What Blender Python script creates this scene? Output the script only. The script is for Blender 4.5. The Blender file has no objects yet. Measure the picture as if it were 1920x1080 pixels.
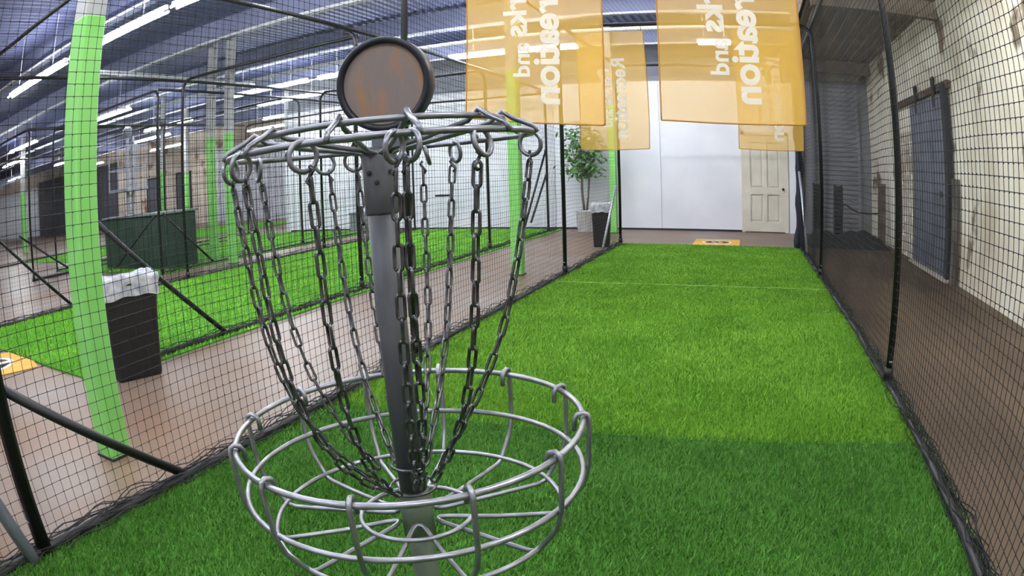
import bpy, math, random
import numpy as np
from mathutils import Matrix, Vector
random.seed(7)
PI = math.pi
SC = bpy.context.scene
COL = SC.collection

# ------------------------------------------------------------------ camera (wide security-camera lens)
CAM_H = 1.206
cd = bpy.data.cameras.new('camera'); cam = bpy.data.objects.new('camera', cd); COL.objects.link(cam); SC.camera = cam
def cam_axes(pt, yw, rl):
    cr, sr = math.cos(rl), math.sin(rl); A = np.array([[cr,0,sr],[0,1,0],[-sr,0,cr]])
    cp, sp = math.cos(pt), math.sin(pt); A = np.array([[1,0,0],[0,cp,sp],[0,-sp,cp]]) @ A
    cy, sy = math.cos(yw), math.sin(yw); return np.array([[cy,-sy,0],[sy,cy,0],[0,0,1]]) @ A
CM = cam_axes(0.1674, 0.3565, 0.0301)
R = Matrix([[CM[i][0], CM[i][2], -CM[i][1]] for i in range(3)]).to_4x4(); R.translation = (0, 0, CAM_H)
cam.matrix_world = R
cd.type = 'PANO'; cd.sensor_fit = 'HORIZONTAL'; cd.sensor_width = 36.0; cd.sensor_height = 20.25
cd.panorama_type = 'FISHEYE_LENS_POLYNOMIAL'; cd.fisheye_fov = PI
_s = 1000 * 36 / 1920
cd.fisheye_polynomial_k0 = 0; cd.fisheye_polynomial_k1 = -0.7900/_s; cd.fisheye_polynomial_k2 = 0
cd.fisheye_polynomial_k3 = -0.0418/_s**3; cd.fisheye_polynomial_k4 = -0.0368/_s**4
cd.clip_start = 0.01; cd.clip_end = 200

# ------------------------------------------------------------------ world, exposure
W = bpy.data.worlds.new('world'); SC.world = W; W.use_nodes = True
W.node_tree.nodes['Background'].inputs[0].default_value = (0.55, 0.6, 0.7, 1)
W.node_tree.nodes['Background'].inputs[1].default_value = 0.15
vs = SC.view_settings
vs.view_transform = 'Standard'; vs.look = 'None'; vs.gamma = 1.0; vs.use_curve_mapping = False
vs.exposure = 0.95
LAMP = 60.0          # radiance of the fluorescent tubes

# ------------------------------------------------------------------ materials
def lin(h):
    if isinstance(h, str):
        h = h.lstrip('#'); c = [int(h[i:i+2], 16)/255 for i in (0, 2, 4)]
    else: c = [v/255 for v in h]
    return tuple([(v/12.92 if v <= 0.04045 else ((v+0.055)/1.055)**2.4) for v in c] + [1.0])
MATS = {}
def mat(name, col, rough=0.6, metal=0.0, col2=None, scale=6.0, bump=0.0, bscale=40.0, spec=0.5, detail=4.0, emit=None, stretch=(1,1,1), contrast=(0.35, 0.65)):
    if name in MATS: return MATS[name]
    m = bpy.data.materials.new(name); m.use_nodes = True; MATS[name] = m
    nt = m.node_tree; b = nt.nodes['Principled BSDF']
    b.inputs['Base Color'].default_value = lin(col); b.inputs['Roughness'].default_value = rough; b.inputs['Metallic'].default_value = metal
    b.inputs['Specular IOR Level'].default_value = spec
    tc = None
    if col2 is not None or bump:
        tc = nt.nodes.new('ShaderNodeTexCoord'); mp = nt.nodes.new('ShaderNodeMapping'); mp.inputs['Scale'].default_value = stretch
        nt.links.new(tc.outputs['Object'], mp.inputs['Vector'])
    if col2 is not None:
        n = nt.nodes.new('ShaderNodeTexNoise'); n.inputs['Scale'].default_value = scale; n.inputs['Detail'].default_value = detail
        r = nt.nodes.new('ShaderNodeValToRGB'); r.color_ramp.elements[0].color = lin(col); r.color_ramp.elements[1].color = lin(col2)
        r.color_ramp.elements[0].position, r.color_ramp.elements[1].position = contrast
        nt.links.new(mp.outputs[0], n.inputs['Vector']); nt.links.new(n.outputs['Fac'], r.inputs[0]); nt.links.new(r.outputs[0], b.inputs['Base Color'])
    if bump:
        n2 = nt.nodes.new('ShaderNodeTexNoise'); n2.inputs['Scale'].default_value = bscale; n2.inputs['Detail'].default_value = 6
        bp = nt.nodes.new('ShaderNodeBump'); bp.inputs['Strength'].default_value = bump; bp.inputs['Distance'].default_value = 0.02
        nt.links.new(mp.outputs[0], n2.inputs['Vector']); nt.links.new(n2.outputs['Fac'], bp.inputs['Height']); nt.links.new(bp.outputs[0], b.inputs['Normal'])
    if emit:
        b.inputs['Emission Color'].default_value = (*emit[:3], 1); b.inputs['Emission Strength'].default_value = emit[3]
    return m
def cloth_mat(name, col, see=0.25, trans=0.5):
    m = bpy.data.materials.new(name); m.use_nodes = True; MATS[name] = m; nt = m.node_tree; nt.nodes.clear()
    o = nt.nodes.new('ShaderNodeOutputMaterial'); d = nt.nodes.new('ShaderNodeBsdfDiffuse'); t = nt.nodes.new('ShaderNodeBsdfTranslucent'); x = nt.nodes.new('ShaderNodeBsdfTransparent')
    m1 = nt.nodes.new('ShaderNodeMixShader'); m2 = nt.nodes.new('ShaderNodeMixShader')
    d.inputs[0].default_value = lin(col); t.inputs[0].default_value = lin(col); x.inputs[0].default_value = (1, 0.95, 0.86, 1)
    m1.inputs[0].default_value = trans; m2.inputs[0].default_value = see
    nt.links.new(d.outputs[0], m1.inputs[1]); nt.links.new(t.outputs[0], m1.inputs[2])
    nt.links.new(m1.outputs[0], m2.inputs[1]); nt.links.new(x.outputs[0], m2.inputs[2]); nt.links.new(m2.outputs[0], o.inputs[0])
    return m
def turf_mat(name, dark, mid, light):
    m = bpy.data.materials.new(name); m.use_nodes = True; MATS[name] = m; nt = m.node_tree; b = nt.nodes['Principled BSDF']
    g = nt.nodes.new('ShaderNodeNewGeometry'); r = nt.nodes.new('ShaderNodeValToRGB')
    r.color_ramp.elements[0].color = lin(dark); r.color_ramp.elements[1].color = lin(light); e = r.color_ramp.elements.new(0.5); e.color = lin(mid)
    tc = nt.nodes.new('ShaderNodeTexCoord'); n = nt.nodes.new('ShaderNodeTexNoise'); n.inputs['Scale'].default_value = 1.6; n.inputs['Detail'].default_value = 5
    a = nt.nodes.new('ShaderNodeMath'); a.operation = 'MULTIPLY_ADD'; a.inputs[1].default_value = 0.55
    nt.links.new(tc.outputs['Object'], n.inputs['Vector'])
    sb = nt.nodes.new('ShaderNodeMath'); sb.operation = 'MULTIPLY_ADD'; sb.inputs[1].default_value = 0.9; sb.inputs[2].default_value = -0.22
    nt.links.new(n.outputs['Fac'], sb.inputs[0])
    nt.links.new(g.outputs['Random Per Island'], a.inputs[0]); nt.links.new(sb.outputs[0], a.inputs[2]); nt.links.new(a.outputs[0], r.inputs[0])
    nt.links.new(r.outputs[0], b.inputs['Base Color']); b.inputs['Roughness'].default_value = 0.55; b.inputs['Specular IOR Level'].default_value = 0.25
    return m
def wall_mat(name, base, stain, bare, stain_amt=(0.45, 0.7), bare_amt=(0.62, 0.68), brick=None):
    """painted masonry: coursing relief, stains and flaked patches with shapes of their own"""
    m = bpy.data.materials.new(name); m.use_nodes = True; MATS[name] = m; nt = m.node_tree; b = nt.nodes['Principled BSDF']
    tc = nt.nodes.new('ShaderNodeTexCoord'); N = nt.nodes.new
    n1 = N('ShaderNodeTexNoise'); n1.inputs['Scale'].default_value = 0.7; n1.inputs['Detail'].default_value = 6
    n2 = N('ShaderNodeTexNoise'); n2.inputs['Scale'].default_value = 1.3; n2.inputs['Detail'].default_value = 9
    r1 = N('ShaderNodeValToRGB'); r1.color_ramp.elements[0].color = lin(base); r1.color_ramp.elements[1].color = lin(stain)
    r1.color_ramp.elements[0].position, r1.color_ramp.elements[1].position = stain_amt
    r2 = N('ShaderNodeValToRGB'); r2.color_ramp.elements[0].position, r2.color_ramp.elements[1].position = bare_amt
    mx = N('ShaderNodeMix'); mx.data_type = 'RGBA'; mx.inputs['B'].default_value = lin(bare)
    for n in (n1, n2): nt.links.new(tc.outputs['Object'], n.inputs['Vector'])
    nt.links.new(n1.outputs['Fac'], r1.inputs[0]); nt.links.new(n2.outputs['Fac'], r2.inputs[0])
    nt.links.new(r2.outputs[0], mx.inputs['Factor']); nt.links.new(r1.outputs[0], mx.inputs['A']); nt.links.new(mx.outputs['Result'], b.inputs['Base Color'])
    b.inputs['Roughness'].default_value = 0.75; b.inputs['Specular IOR Level'].default_value = 0.2
    if brick:
        sp = N('ShaderNodeSeparateXYZ'); cb = N('ShaderNodeCombineXYZ'); nt.links.new(tc.outputs['Object'], sp.inputs[0])
        nt.links.new(sp.outputs[brick], cb.inputs[0]); nt.links.new(sp.outputs[2], cb.inputs[1])
        bt = N('ShaderNodeTexBrick'); bt.inputs['Scale'].default_value = 4.0; bt.inputs['Mortar Size'].default_value = 0.02
        bt.inputs['Brick Width'].default_value = 0.9; bt.inputs['Row Height'].default_value = 0.32
        nt.links.new(cb.outputs[0], bt.inputs['Vector'])
        bp = N('ShaderNodeBump'); bp.inputs['Strength'].default_value = 0.5; bp.inputs['Distance'].default_value = 0.02; bp.invert = True
        nt.links.new(bt.outputs['Fac'], bp.inputs['Height']); nt.links.new(bp.outputs[0], b.inputs['Normal'])
    return m

M_black = mat('black_tube', '#17181b', 0.45)
M_net = mat('net_cord', '#14171b', 0.8)
M_galv = mat('galvanised', '#8e9097', 0.36, 0.85, '#777a82', 18, 0.04, 90)
M_wire = mat('zinc_wire', '#a2a4aa', 0.32, 0.85, '#8c8e95', 25)
M_chain = mat('chain_steel', '#7d7e83', 0.27, 0.9, '#4c4d52', 30)
M_pole = mat('pole_grey', '#4f5156', 0.5, 0.15, '#45474c', 12, 0.03, 60)
M_green = mat('column_green', '#8ad470', 0.5, 0, '#7fcb66', 4, 0.05, 20)
M_colwhite = mat('column_white', '#b9bab9', 0.6, 0, '#a3a4a6', 5)
M_silver = mat('aluminium', '#b9bcc6', 0.4, 0.6)
M_bin = mat('bin_plastic', '#131315', 0.55)
M_liner = mat('liner_film', '#d3d5da', 0.35, 0, '#9ea1ab', 18)
M_white = mat('white_paint', '#dfe1e7', 0.5, 0, '#d3d6de', 1.2, 0.03, 30)
M_door = mat('cream_paint', '#d3cec0', 0.55, 0, '#c8c3b4', 3)
M_yellow = mat('mat_yellow', '#e0ab4a', 0.7, 0, '#d19c3e', 12)
M_darkprint = mat('mat_dark', '#2c2320', 0.7)
M_lightprint = mat('mat_light', '#e6e2dc', 0.6)
M_banner = cloth_mat('banner_cloth', '#edbf5e', 0.42, 0.5)
M_letters = cloth_mat('banner_print', '#f4f2ea', 0.06, 0.45)
M_hem = mat('banner_hem', '#b5803a', 0.8)
M_tube = mat('lamp_tube', '#ffffff', 0.5, emit=(0.95, 0.97, 1.0, LAMP))
M_housing = mat('lamp_housing', '#d6d9e2', 0.5)
M_deck = mat('ceiling_deck', '#62688e', 0.6, 0, '#575d80', 0.8)
M_deckr = mat('ceiling_brown', '#8a7a66', 0.7, 0, '#776955', 1.5)  # browner, darker colour stands in for the aisle's weaker light
M_beam = mat('beam_paint', '#7d83a0', 0.6, 0, '#6f7592', 2)
M_conduit = mat('conduit', '#e4e6ea', 0.4)
M_floor = mat('concrete_floor', '#7a6d64', 0.42, 0, '#70543d', 0.9, 0.05, 25, 0.4, 8)
M_floor2 = mat('aisle_floor', '#5a4b3b', 0.6, 0, '#45382c', 1.5, 0.06, 25, 0.25, 8, stretch=(1, 0.35, 1))  # darkened brown carries the dimness of the right-hand aisle
M_grey = mat('grey_shutter', '#84858a', 0.55, 0, '#77787d', 1.5)
M_metal = mat('door_metal', '#6f7481', 0.5, 0.4, '#585c68', 3, 0.15, 12)
M_rust = mat('rust', '#6d5548', 0.8, 0.1, '#48403c', 9)
M_dark = mat('dark_stuff', '#26282a', 0.8)
M_darkgreen = mat('dark_green', '#2f4a3c', 0.6, 0, '#28412f', 3)
M_wood = mat('plaque_wood', '#7d716c', 0.55, 0, '#a0703f', 22, 0.1, 60, stretch=(1.6, 0.5, 1), contrast=(0.5, 0.82))
M_hoop = mat('hoop_black', '#1b1c26', 0.4, 0.2)
M_leaf = mat('leaf', '#4e7a43', 0.5, 0, '#6f9a5c', 20)
M_stem = mat('stem', '#6d655a', 0.8)
M_pot = mat('pot', '#d5d4d0', 0.5, 0, '#a5a6a8', 9, stretch=(3, 3, 0.1))
M_soil = mat('soil', '#5d574a', 0.9)
M_backing = mat('turf_backing', '#3f8a18', 0.9, 0, '#357a14', 60, 0.3, 200)
M_turf = turf_mat('turf_bright', '#457a12', '#5d911c', '#86b53c')
M_turfn = turf_mat('turf_dark', '#2f5c18', '#437822', '#64993e')
M_turf2 = turf_mat('turf_left', '#559a25', '#72b630', '#98d34e')
M_wallr = wall_mat('painted_masonry', '#ece7d6', '#bdb299', '#7d6d5b', (0.46, 0.70), (0.60, 0.66), brick=1)
M_wallb = wall_mat('beige_masonry', '#c8bcae', '#a59689', '#8d6f5d', brick=0)
M_walld = mat('dark_wall', '#53535c', 0.7, 0, '#47474f', 0.6)

# ------------------------------------------------------------------ mesh builder
class MB:
    def __init__(s): s.v = []; s.f = []
    def add(s, v, f):
        o = len(s.v); s.v += [tuple(map(float, p)) for p in v]; s.f += [tuple(i+o for i in q) for q in f]; return s
    def box(s, x0, y0, z0, x1, y1, z1):
        v = [(x0,y0,z0),(x1,y0,z0),(x1,y1,z0),(x0,y1,z0),(x0,y0,z1),(x1,y0,z1),(x1,y1,z1),(x0,y1,z1)]
        return s.add(v, [(0,3,2,1),(4,5,6,7),(0,1,5,4),(1,2,6,5),(2,3,7,6),(3,0,4,7)])
    def bbox(s, x0, y0, z0, x1, y1, z1, b):
        """box with chamfered vertical edges and top/bottom rims"""
        def ring(i, z):
            return [(x0+b+i,y0+i,z),(x1-b-i,y0+i,z),(x1-i,y0+b+i,z),(x1-i,y1-b-i,z),(x1-b-i,y1-i,z),(x0+b+i,y1-i,z),(x0+i,y1-b-i,z),(x0+i,y0+b+i,z)]
        rs = [ring(b*0.6, z0), ring(0, z0+b*0.6), ring(0, z1-b*0.6), ring(b*0.6, z1)]
        return s.loft(rs)
    def loft(s, rings, close=False, caps=True):
        n = len(rings[0]); v = [p for r in rings for p in r]; f = []; m = len(rings)
        for k in range(m if close else m-1):
            a, b = k*n, ((k+1) % m)*n
            for i in range(n):
                j = (i+1) % n; f.append((a+i, a+j, b+j, b+i))
        if caps and not close: f.append(tuple(range(n-1, -1, -1))); f.append(tuple((m-1)*n+i for i in range(n)))
        return s.add(v, f)
    def tube(s, pts, r, n=8, closed=False, caps=True, rr=None):
        pts = [Vector(p) for p in pts]; m = len(pts); rings = []; up = None
        for k in range(m):
            if closed: t = pts[(k+1) % m] - pts[k-1]
            else: t = pts[min(k+1, m-1)] - pts[max(k-1, 0)]
            t.normalize()
            if up is None: up = Vector((0,0,1)) if abs(t.z) < 0.9 else Vector((1,0,0))
            x = t.cross(up)
            if x.length < 1e-5: x = t.cross(Vector((0.3,1,0.2)))
            x.normalize(); y = x.cross(t).normalized(); up = y
            R_ = rr[k] if rr else r
            rings.append([pts[k] + R_*(math.cos(2*PI*i/n)*x + math.sin(2*PI*i/n)*y) for i in range(n)])
        return s.loft(rings, closed, caps)
    def lathe(s, prof, n=24, c=(0,0,0), caps=True):
        rings = [[(c[0]+r*math.cos(2*PI*i/n), c[1]+r*math.sin(2*PI*i/n), c[2]+z) for i in range(n)] for r, z in prof]
        return s.loft(rings, False, caps)
    def mesh(s, name, m, smooth=False):
        me = bpy.data.meshes.new(name); me.from_pydata(s.v, [], s.f); me.materials.append(m); me.update()
        if smooth: me.polygons.foreach_set('use_smooth', [True]*len(me.polygons))
        return me
    def build(s, name, m, parent=None, smooth=False, loc=None):
        return link(name, s.mesh(name, m, smooth), parent, loc)
def link(name, me, parent=None, loc=None):
    o = bpy.data.objects.new(name, me); COL.objects.link(o)
    if parent: o.parent = parent
    if loc: o.location = loc
    return o
def tag(o, label, cat, group=None, kind=None):
    o['label'] = label; o['category'] = cat
    if group: o['group'] = group
    if kind: o['kind'] = kind
    return o
def thing(name, label, cat, loc=(0,0,0), rotz=0.0, group=None):
    o = bpy.data.objects.new(name, None); COL.objects.link(o); o.location = loc; o.rotation_euler = (0,0,rotz); o.empty_display_size = 0.1
    return tag(o, label, cat, group)
def struct(name, mb, m, parent=None, smooth=False):
    o = mb.build(name, m, parent, smooth)
    if not parent: o['kind'] = 'structure'
    return o

# ================================================================== THE BUILDING
X_R, Y_F, Y_B, Z_C, Z_A = 2.9, 14.2, 20.5, 4.3, 3.66     # hall deck and the lower aisle ceiling
struct('floor', MB().box(-62, -5, -0.12, 1.02, 21, 0), M_floor)
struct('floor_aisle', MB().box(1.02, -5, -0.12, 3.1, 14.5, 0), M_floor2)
# ribbed ceiling deck (ribs run along the lanes)
def deck(name, x0, x1, y0, y1, z, m, pitch=0.16, d=0.035):
    mb = MB(); n = int((x1-x0)/pitch); prof = []
    for i in range(n):
        a = x0 + i*pitch
        prof += [(a, z), (a+pitch*0.45, z), (a+pitch*0.55, z+d), (a+pitch*0.92, z+d)]
    prof.append((x1, z))
    v = [(x, y0, zz) for x, zz in prof] + [(x, y1, zz) for x, zz in prof]; k = len(prof)
    f = [(i, i+k, i+k+1, i+1) for i in range(k-1)]
    v += [(x0, y0, z+0.15), (x1, y0, z+0.15), (x0, y1, z+0.15), (x1, y1, z+0.15)]; f.append((2*k, 2*k+1, 2*k+3, 2*k+2))
    mb.add(v, f); return struct(name, mb, m)
deck('ceiling', -62, 1.0, -5, 21, Z_C, M_deck)
deck('ceiling_aisle', 1.0, 3.1, -5, 14.5, Z_A, M_deckr, 0.2, 0.02)
struct('trim_3', MB().box(0.99, -5, Z_A, 1.04, 14.4, Z_C), M_deckr)
struct('wall_right', MB().box(X_R, -5, 0, X_R+0.2, Y_F+0.3, Z_C+0.2), M_wallr)
struct('wall_behind', MB().box(-62, -5.2, 0, X_R+0.2, -5, Z_C+0.2), M_white)
struct('wall_left', MB().box(-62.2, -5, 0, -62, 21, Z_C+0.2), M_walld)
wf = struct('wall_far', MB().box(-11.6, Y_F, 0, 1.1, Y_F+0.15, Z_C+0.2), M_white)
struct('wall_far_aisle', MB().box(1.1, Y_F+0.02, 0, X_R, Y_F+0.17, Z_C+0.2), M_grey)
struct('wall_return', MB().box(-11.75, Y_F, 0, -11.6, Y_B, Z_C+0.2), M_white)
struct('wall_back', MB().box(-62, Y_B, 0, -11.6, Y_B+0.2, Z_C+0.2), M_wallb)
# white sheets on the far wall, seam by seam
for a, b in ((-11.55, -8.95), (-8.93, -6.55), (-6.53, -4.2), (-4.18, -1.86), (-1.83, -0.09)):
    MB().box(a, Y_F-0.03, 0.04, b, Y_F, 3.22).build('panel', M_white, wf)
MB().box(-11.58, Y_F-0.05, 3.22, 1.1, Y_F, 3.32).build('panel_cap', mat('cap_grey', '#8b8f9a', 0.6), wf)
MB().box(-11.58, Y_F-0.02, 3.32, 1.1, Y_F, Z_C).build('header_sheet', mat('header_grey', '#868994', 0.6, 0, '#777a85', 1.5), wf)
MB().box(-11.58, Y_F-0.036, 0, -0.09, Y_F, 0.04).build('kick_strip', M_dark, wf)
# cream four-panel door, its trim
dr = struct('door_1', MB().box(-0.03, Y_F-0.035, 0.02, 0.86, Y_F-0.005, 2.04), M_door)
for nm, x0, x1, z0, z1 in (('stile', -0.03, 0.09, 0.02, 2.04), ('stile', 0.74, 0.86, 0.02, 2.04), ('muntin', 0.37, 0.46, 0.22, 0.80), ('muntin', 0.37, 0.46, 0.93, 1.90), ('rail', 0.09, 0.74, 0.02, 0.22), ('rail', 0.09, 0.74, 0.80, 0.93), ('rail', 0.09, 0.74, 1.90, 2.04)):
    MB().box(x0, Y_F-0.07, z0, x1, Y_F-0.034, z1).build(nm, M_door, dr)
for x0, x1 in ((0.09, 0.37), (0.46, 0.74)):
    for z0, z1 in ((0.22, 0.80), (0.93, 1.90)):
        y = Y_F-0.035; MB().loft([[(x0+0.02, y, z0+0.02), (x1-0.02, y, z0+0.02), (x1-0.02, y, z1-0.02), (x0+0.02, y, z1-0.02)], [(x0+0.05, y-0.014, z0+0.05), (x1-0.05, y-0.014, z0+0.05), (x1-0.05, y-0.014, z1-0.05), (x0+0.05, y-0.014, z1-0.05)]]).build('door_panel', M_door, dr)
kn = MB(); kn.lathe([(0.022, 0), (0.022, 0.006), (0.01, 0.012), (0.01, 0.035), (0.026, 0.045), (0.03, 0.06), (0.02, 0.072)], 16)
ko = kn.build('door_knob', M_dark, dr, True); ko.rotation_euler = (PI/2, 0, 0); ko.location = (0.81, Y_F-0.07, 0.92)
struct('trim_1', MB().box(-0.1, Y_F-0.07, 0, -0.03, Y_F+0.01, 2.12).box(0.86, Y_F-0.07, 0, 0.93, Y_F+0.01, 2.12).box(-0.1, Y_F-0.07, 2.05, 0.93, Y_F+0.01, 2.12), M_door)
struct('trim_2', MB().box(0.96, Y_F-0.09, 0, 1.1, Y_F+0.01, 3.2), M_white)
# grey roller shutter in the dark aisle
rs = struct('door_2', MB().box(1.5, Y_F-0.03, 0, 2.62, Y_F+0.03, 3.3), M_grey)
mb = MB()
for k in range(32):
    z = 0.05 + k*0.1; mb.loft([[(1.54, Y_F-0.03, z), (1.54, Y_F-0.055, z+0.03), (1.54, Y_F-0.055, z+0.07), (1.54, Y_F-0.03, z+0.098)], [(2.58, Y_F-0.03, z), (2.58, Y_F-0.055, z+0.03), (2.58, Y_F-0.055, z+0.07), (2.58, Y_F-0.03, z+0.098)]])
mb.build('shutter_curtain', M_grey, rs)
MB().bbox(1.42, Y_F-0.3, 3.28, 2.7, Y_F, 3.6, 0.03).build('shutter_box', mat('shutter_box', '#8f887c', 0.6), rs)
for x in (1.5, 2.56): MB().box(x, Y_F-0.09, 0, x+0.06, Y_F, 3.3).build('guide_rail', M_grey, rs)
# dark doors and lighter sheets in the far-left wall
wb = bpy.data.objects['wall_back']
for k, (a, b, h) in enumerate(((-26.4, -25.2, 2.25), (-23.9, -22.9, 2.3))):
    d2 = struct('door_%d' % (3+k), MB().box(a, Y_B-0.04, 0, b, Y_B+0.02, h), M_walld)
    MB().box(a-0.08, Y_B-0.06, 0, a, Y_B+0.02, h+0.1).box(b, Y_B-0.06, 0, b+0.08, Y_B+0.02, h+0.1).box(a-0.08, Y_B-0.06, h, b+0.08, Y_B+0.02, h+0.1).build('frame', M_dark, d2)
MB().box(-57, Y_B-0.06, 0, -40.6, Y_B, 3.2).build('panel', M_white, wb)
MB().box(-40.4, Y_B-0.08, 0, -29.4, Y_B, 3.5).build('panel', M_walld, wb)
MB().box(-21.0, Y_B-0.05, 0, -11.8, Y_B, 3.2).build('panel', mat('far_grey', '#b9bac0', 0.6, 0, '#a4a6ae', 2), wb)

# ------------------------------------------------------------------ beams under the deck (one thing each, along X)
for k, y in enumerate((-3.0, -0.3, 2.45, 5.2, 7.95, 10.7, 13.45, 16.2, 18.9)):
    x0, x1 = (-61.9, 1.0) if y < 14 else (-61.9, -11.8)
    b = thing('roof_beam', 'pale blue-grey roof beam across the hall, row %s from the near end' % ('one two three four five six seven eight nine ten'.split()[k]), 'beam', (0, y, 0), 0, 'roof beams under the deck')
    MB().box(x0, -0.01, 3.915, x1, 0.01, Z_C).build('web', M_beam, b)
    MB().box(x0, -0.09, 3.90, x1, 0.09, 3.915).build('bottom_flange', M_beam, b)
    MB().tube([(x0, -0.11, 3.90), (x1, -0.11, 3.90)], 0.022, 6).build('conduit', M_conduit, b)

M_beamr = mat('aisle_beam', '#8d8272', 0.7, 0, '#7c7163', 2)  # brown put into the colour for the aisle's different light
for y, l in ((0.6, 'nearest'), (8.15, 'middle'), (13.6, 'farthest')):
    b = thing('roof_beam', 'brown roof beam over the right-hand aisle, %s of three' % l, 'beam', (0, y, 0), 0, 'roof beams over the aisle')
    MB().box(1.02, -0.012, 3.42, X_R, 0.012, Z_A).build('web', M_beamr, b); MB().box(1.02, -0.07, 3.40, X_R, 0.07, 3.42).build('bottom_flange', M_beamr, b)
# ------------------------------------------------------------------ fluorescent strip lights
def strip(x0, x1, y, z, label, on=True, tubes=2):
    t = thing('strip_light', label, 'light', ((x0+x1)/2, y, z), 0, 'fluorescent strip lights')
    h = (x1-x0)/2
    hs = MB().loft([[(s, -0.03, 0.03), (s, -0.025, 0.075), (s, 0.025, 0.075), (s, 0.03, 0.03)] for s in (-h, h)]).build('housing', M_housing, t)
    for k in range(tubes):
        yy = 0 if tubes == 1 else (-0.05, 0.05)[k]
        MB().tube([(-h+0.02, yy, -0.002), (h-0.02, yy, -0.002)], 0.0165, 6).build('lamp_tube', M_tube, t)
    for s in (-0.6*h, 0.6*h): MB().tube([(s, 0, 0.07), (s, 0, (Z_A if x0 > 0.2 else Z_C)-z)], 0.006, 5).build('hanger', M_housing, t)
    return t
ZL = 3.38
SL = [(-10.7, -8.3, 4.62, 'strip light far left, just behind the near green column'), (-8.15, -5.72, 4.62, 'bright strip light right of the near green column, top left'),
      (-5.6, -3.2, 4.62, 'strip light at the top edge right of the brightest strip'), (-3.0, -0.6, 4.62, 'strip light above the middle of the near lane'),
      (-10.7, -8.3, 10.82, 'strip light beside the twin far columns'), (-8.05, -5.65, 10.82, 'strip light left behind the round plaque'),
      (-5.1, -2.72, 10.82, 'strip light seen through the front left banner'), (-0.70, -0.12, 10.82, 'short strip light seen through the front right banner'),
      (-26.5, -24.1, 14.4, 'strip light added in the far left depth, over the ladder side'), (-16.4, -14.0, 12.6, 'strip light added behind the mast lift, far left'), (-33.0, -30.6, 14.4, 'farthest strip light, added before the dark wall'),  # extra lamps from here on, added to brighten the dark far left
      (-22.8, -20.4, 17.9, 'strip light added close to the far beige wall'), (-29.5, -27.1, 17.9, 'strip light added over the pair of dark doors'), (-16.6, -14.2, 17.9, 'strip light added over the far grey sheets'),  # all three added to brighten the far left
      (-44.0, -41.6, 16.5, 'strip light added before the pale far left sheets'), (-50.0, -47.6, 15.5, 'strip light added deepest at the left edge'),  # both added to light the far left end
      (-22.5, -20.1, 5.0, 'strip light left of the picture edge over the path'), (-16.9, -14.5, 4.62, 'strip light beyond the left picture edge'),
      (-14.7, -12.3, 8.95, 'strip light right of the near column at mid height'), (-19.6, -17.2, 8.6, 'strip light low left of the near column'), (-24.5, -22.1, 10.4, 'smallest strip light at the far left'),
      (-19.6, -17.2, 14.4, 'long strip light over the far doors'), (-13.7, -12.2, 15.5, 'short strip light over the far grey wall'), (-11.4, -9.2, 12.7, 'strip light above the twin columns, deepest row'),
      
      (0.3, 2.7, 4.62, 'strip light added out of view above the right edge of the lane'), (-5.6, -3.2, 1.4, 'strip light added out of view above the path beside the nearest column'),  # unseen, put in to brighten the right wall and near column
      (-3.0, -0.6, 1.4, 'strip light added out of view right above the basket'), (0.3, 2.7, 1.4, 'strip light added out of view over the aisle near the viewpoint'),  # unseen too, put in to brighten the near area
      (-8.0, -5.6, -1.6, 'unseen strip light behind the viewpoint, left of three'), (-3.6, -1.2, -1.6, 'unseen strip light behind the viewpoint, middle of three'), (-0.2, 2.2, -1.2, 'unseen strip light behind the viewpoint, over the aisle')]  # unseen rear row, continued from the visible rows to light the near area
for a, b, y, l in SL: strip(a, b, y, ZL, 'white fluorescent ' + l)
for a, b, l in ((-10.2, -7.8, 'left one'), (-7.3, -4.9, 'second'), (-4.6, -2.2, 'third'), (-1.9, 0.5, 'right one')):  # unseen lamps added above the beam line to brighten the white wall
    strip(a, b, 11.55, 4.19, 'white fluorescent strip light added unseen behind a beam near the white wall, %s' % l, tubes=1)
for a, b, l in ((-4.6, -2.2, 'left one'), (-1.9, 0.5, 'right one')):  # unseen lamps added above the beam line to brighten the far turf
    strip(a, b, 8.75, 4.215, 'white fluorescent strip light added unseen behind the beam above the lane, %s' % l)
for k, (a, b, l) in enumerate((((-61, 9.45, 3.35), (0.9, 9.45, 3.35), 'white pipe running across the hall under the deck'), ((-8.42, 5.2, 3.28), (-8.75, 9.6, 3.28), 'white pipe running along the lanes right of the nearest column'))):
    tag(MB().tube([a, ((a[0]+b[0])/2, (a[1]+b[1])/2, a[2]-0.01), b], 0.035, 10).build('pipe', M_conduit, smooth=True), l, 'pipe')

# ------------------------------------------------------------------ columns: green sleeve below, white above
def column(x, y, w, label, zg=2.2, rot=0.0):
    t = thing('column', label, 'column', (x, y, 0), rot, 'green and white steel columns')
    MB().bbox(-w/2, -w/2, 0, w/2, w/2, zg, 0.012).build('green_sleeve', M_green, t)
    q = w*0.46; MB().box(-q, -q, zg-0.002, q, q, Z_C).build('shaft', M_colwhite, t)
    MB().box(-w/2-0.008, -w/2-0.008, 0, w/2+0.008, w/2+0.008, 0.012).build('foot_shade', M_dark, t)  # dark rim stands in for the shadow at the column's foot
    return t
column(-2.755, 1.665, 0.145, 'nearest bright green square column beside the black bin', 2.16)
column(-2.75, 7.62, 0.14, 'green column standing between the two lanes behind the chains', 2.5)
column(-2.72, 13.3, 0.14, 'green column beside the potted tree near the white wall', 2.6)
column(-8.72, 8.35, 0.14, 'left one of the twin green columns in the middle distance', 2.24)
column(-8.08, 8.2, 0.14, 'right one of the twin green columns in the middle distance', 2.24)
column(-22.6, 10.6, 0.2, 'small distant green column at the left edge', 2.2)
column(-14.2, 11.6, 0.12, 'slim distant green column behind the dark green counter', 2.0)
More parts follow.
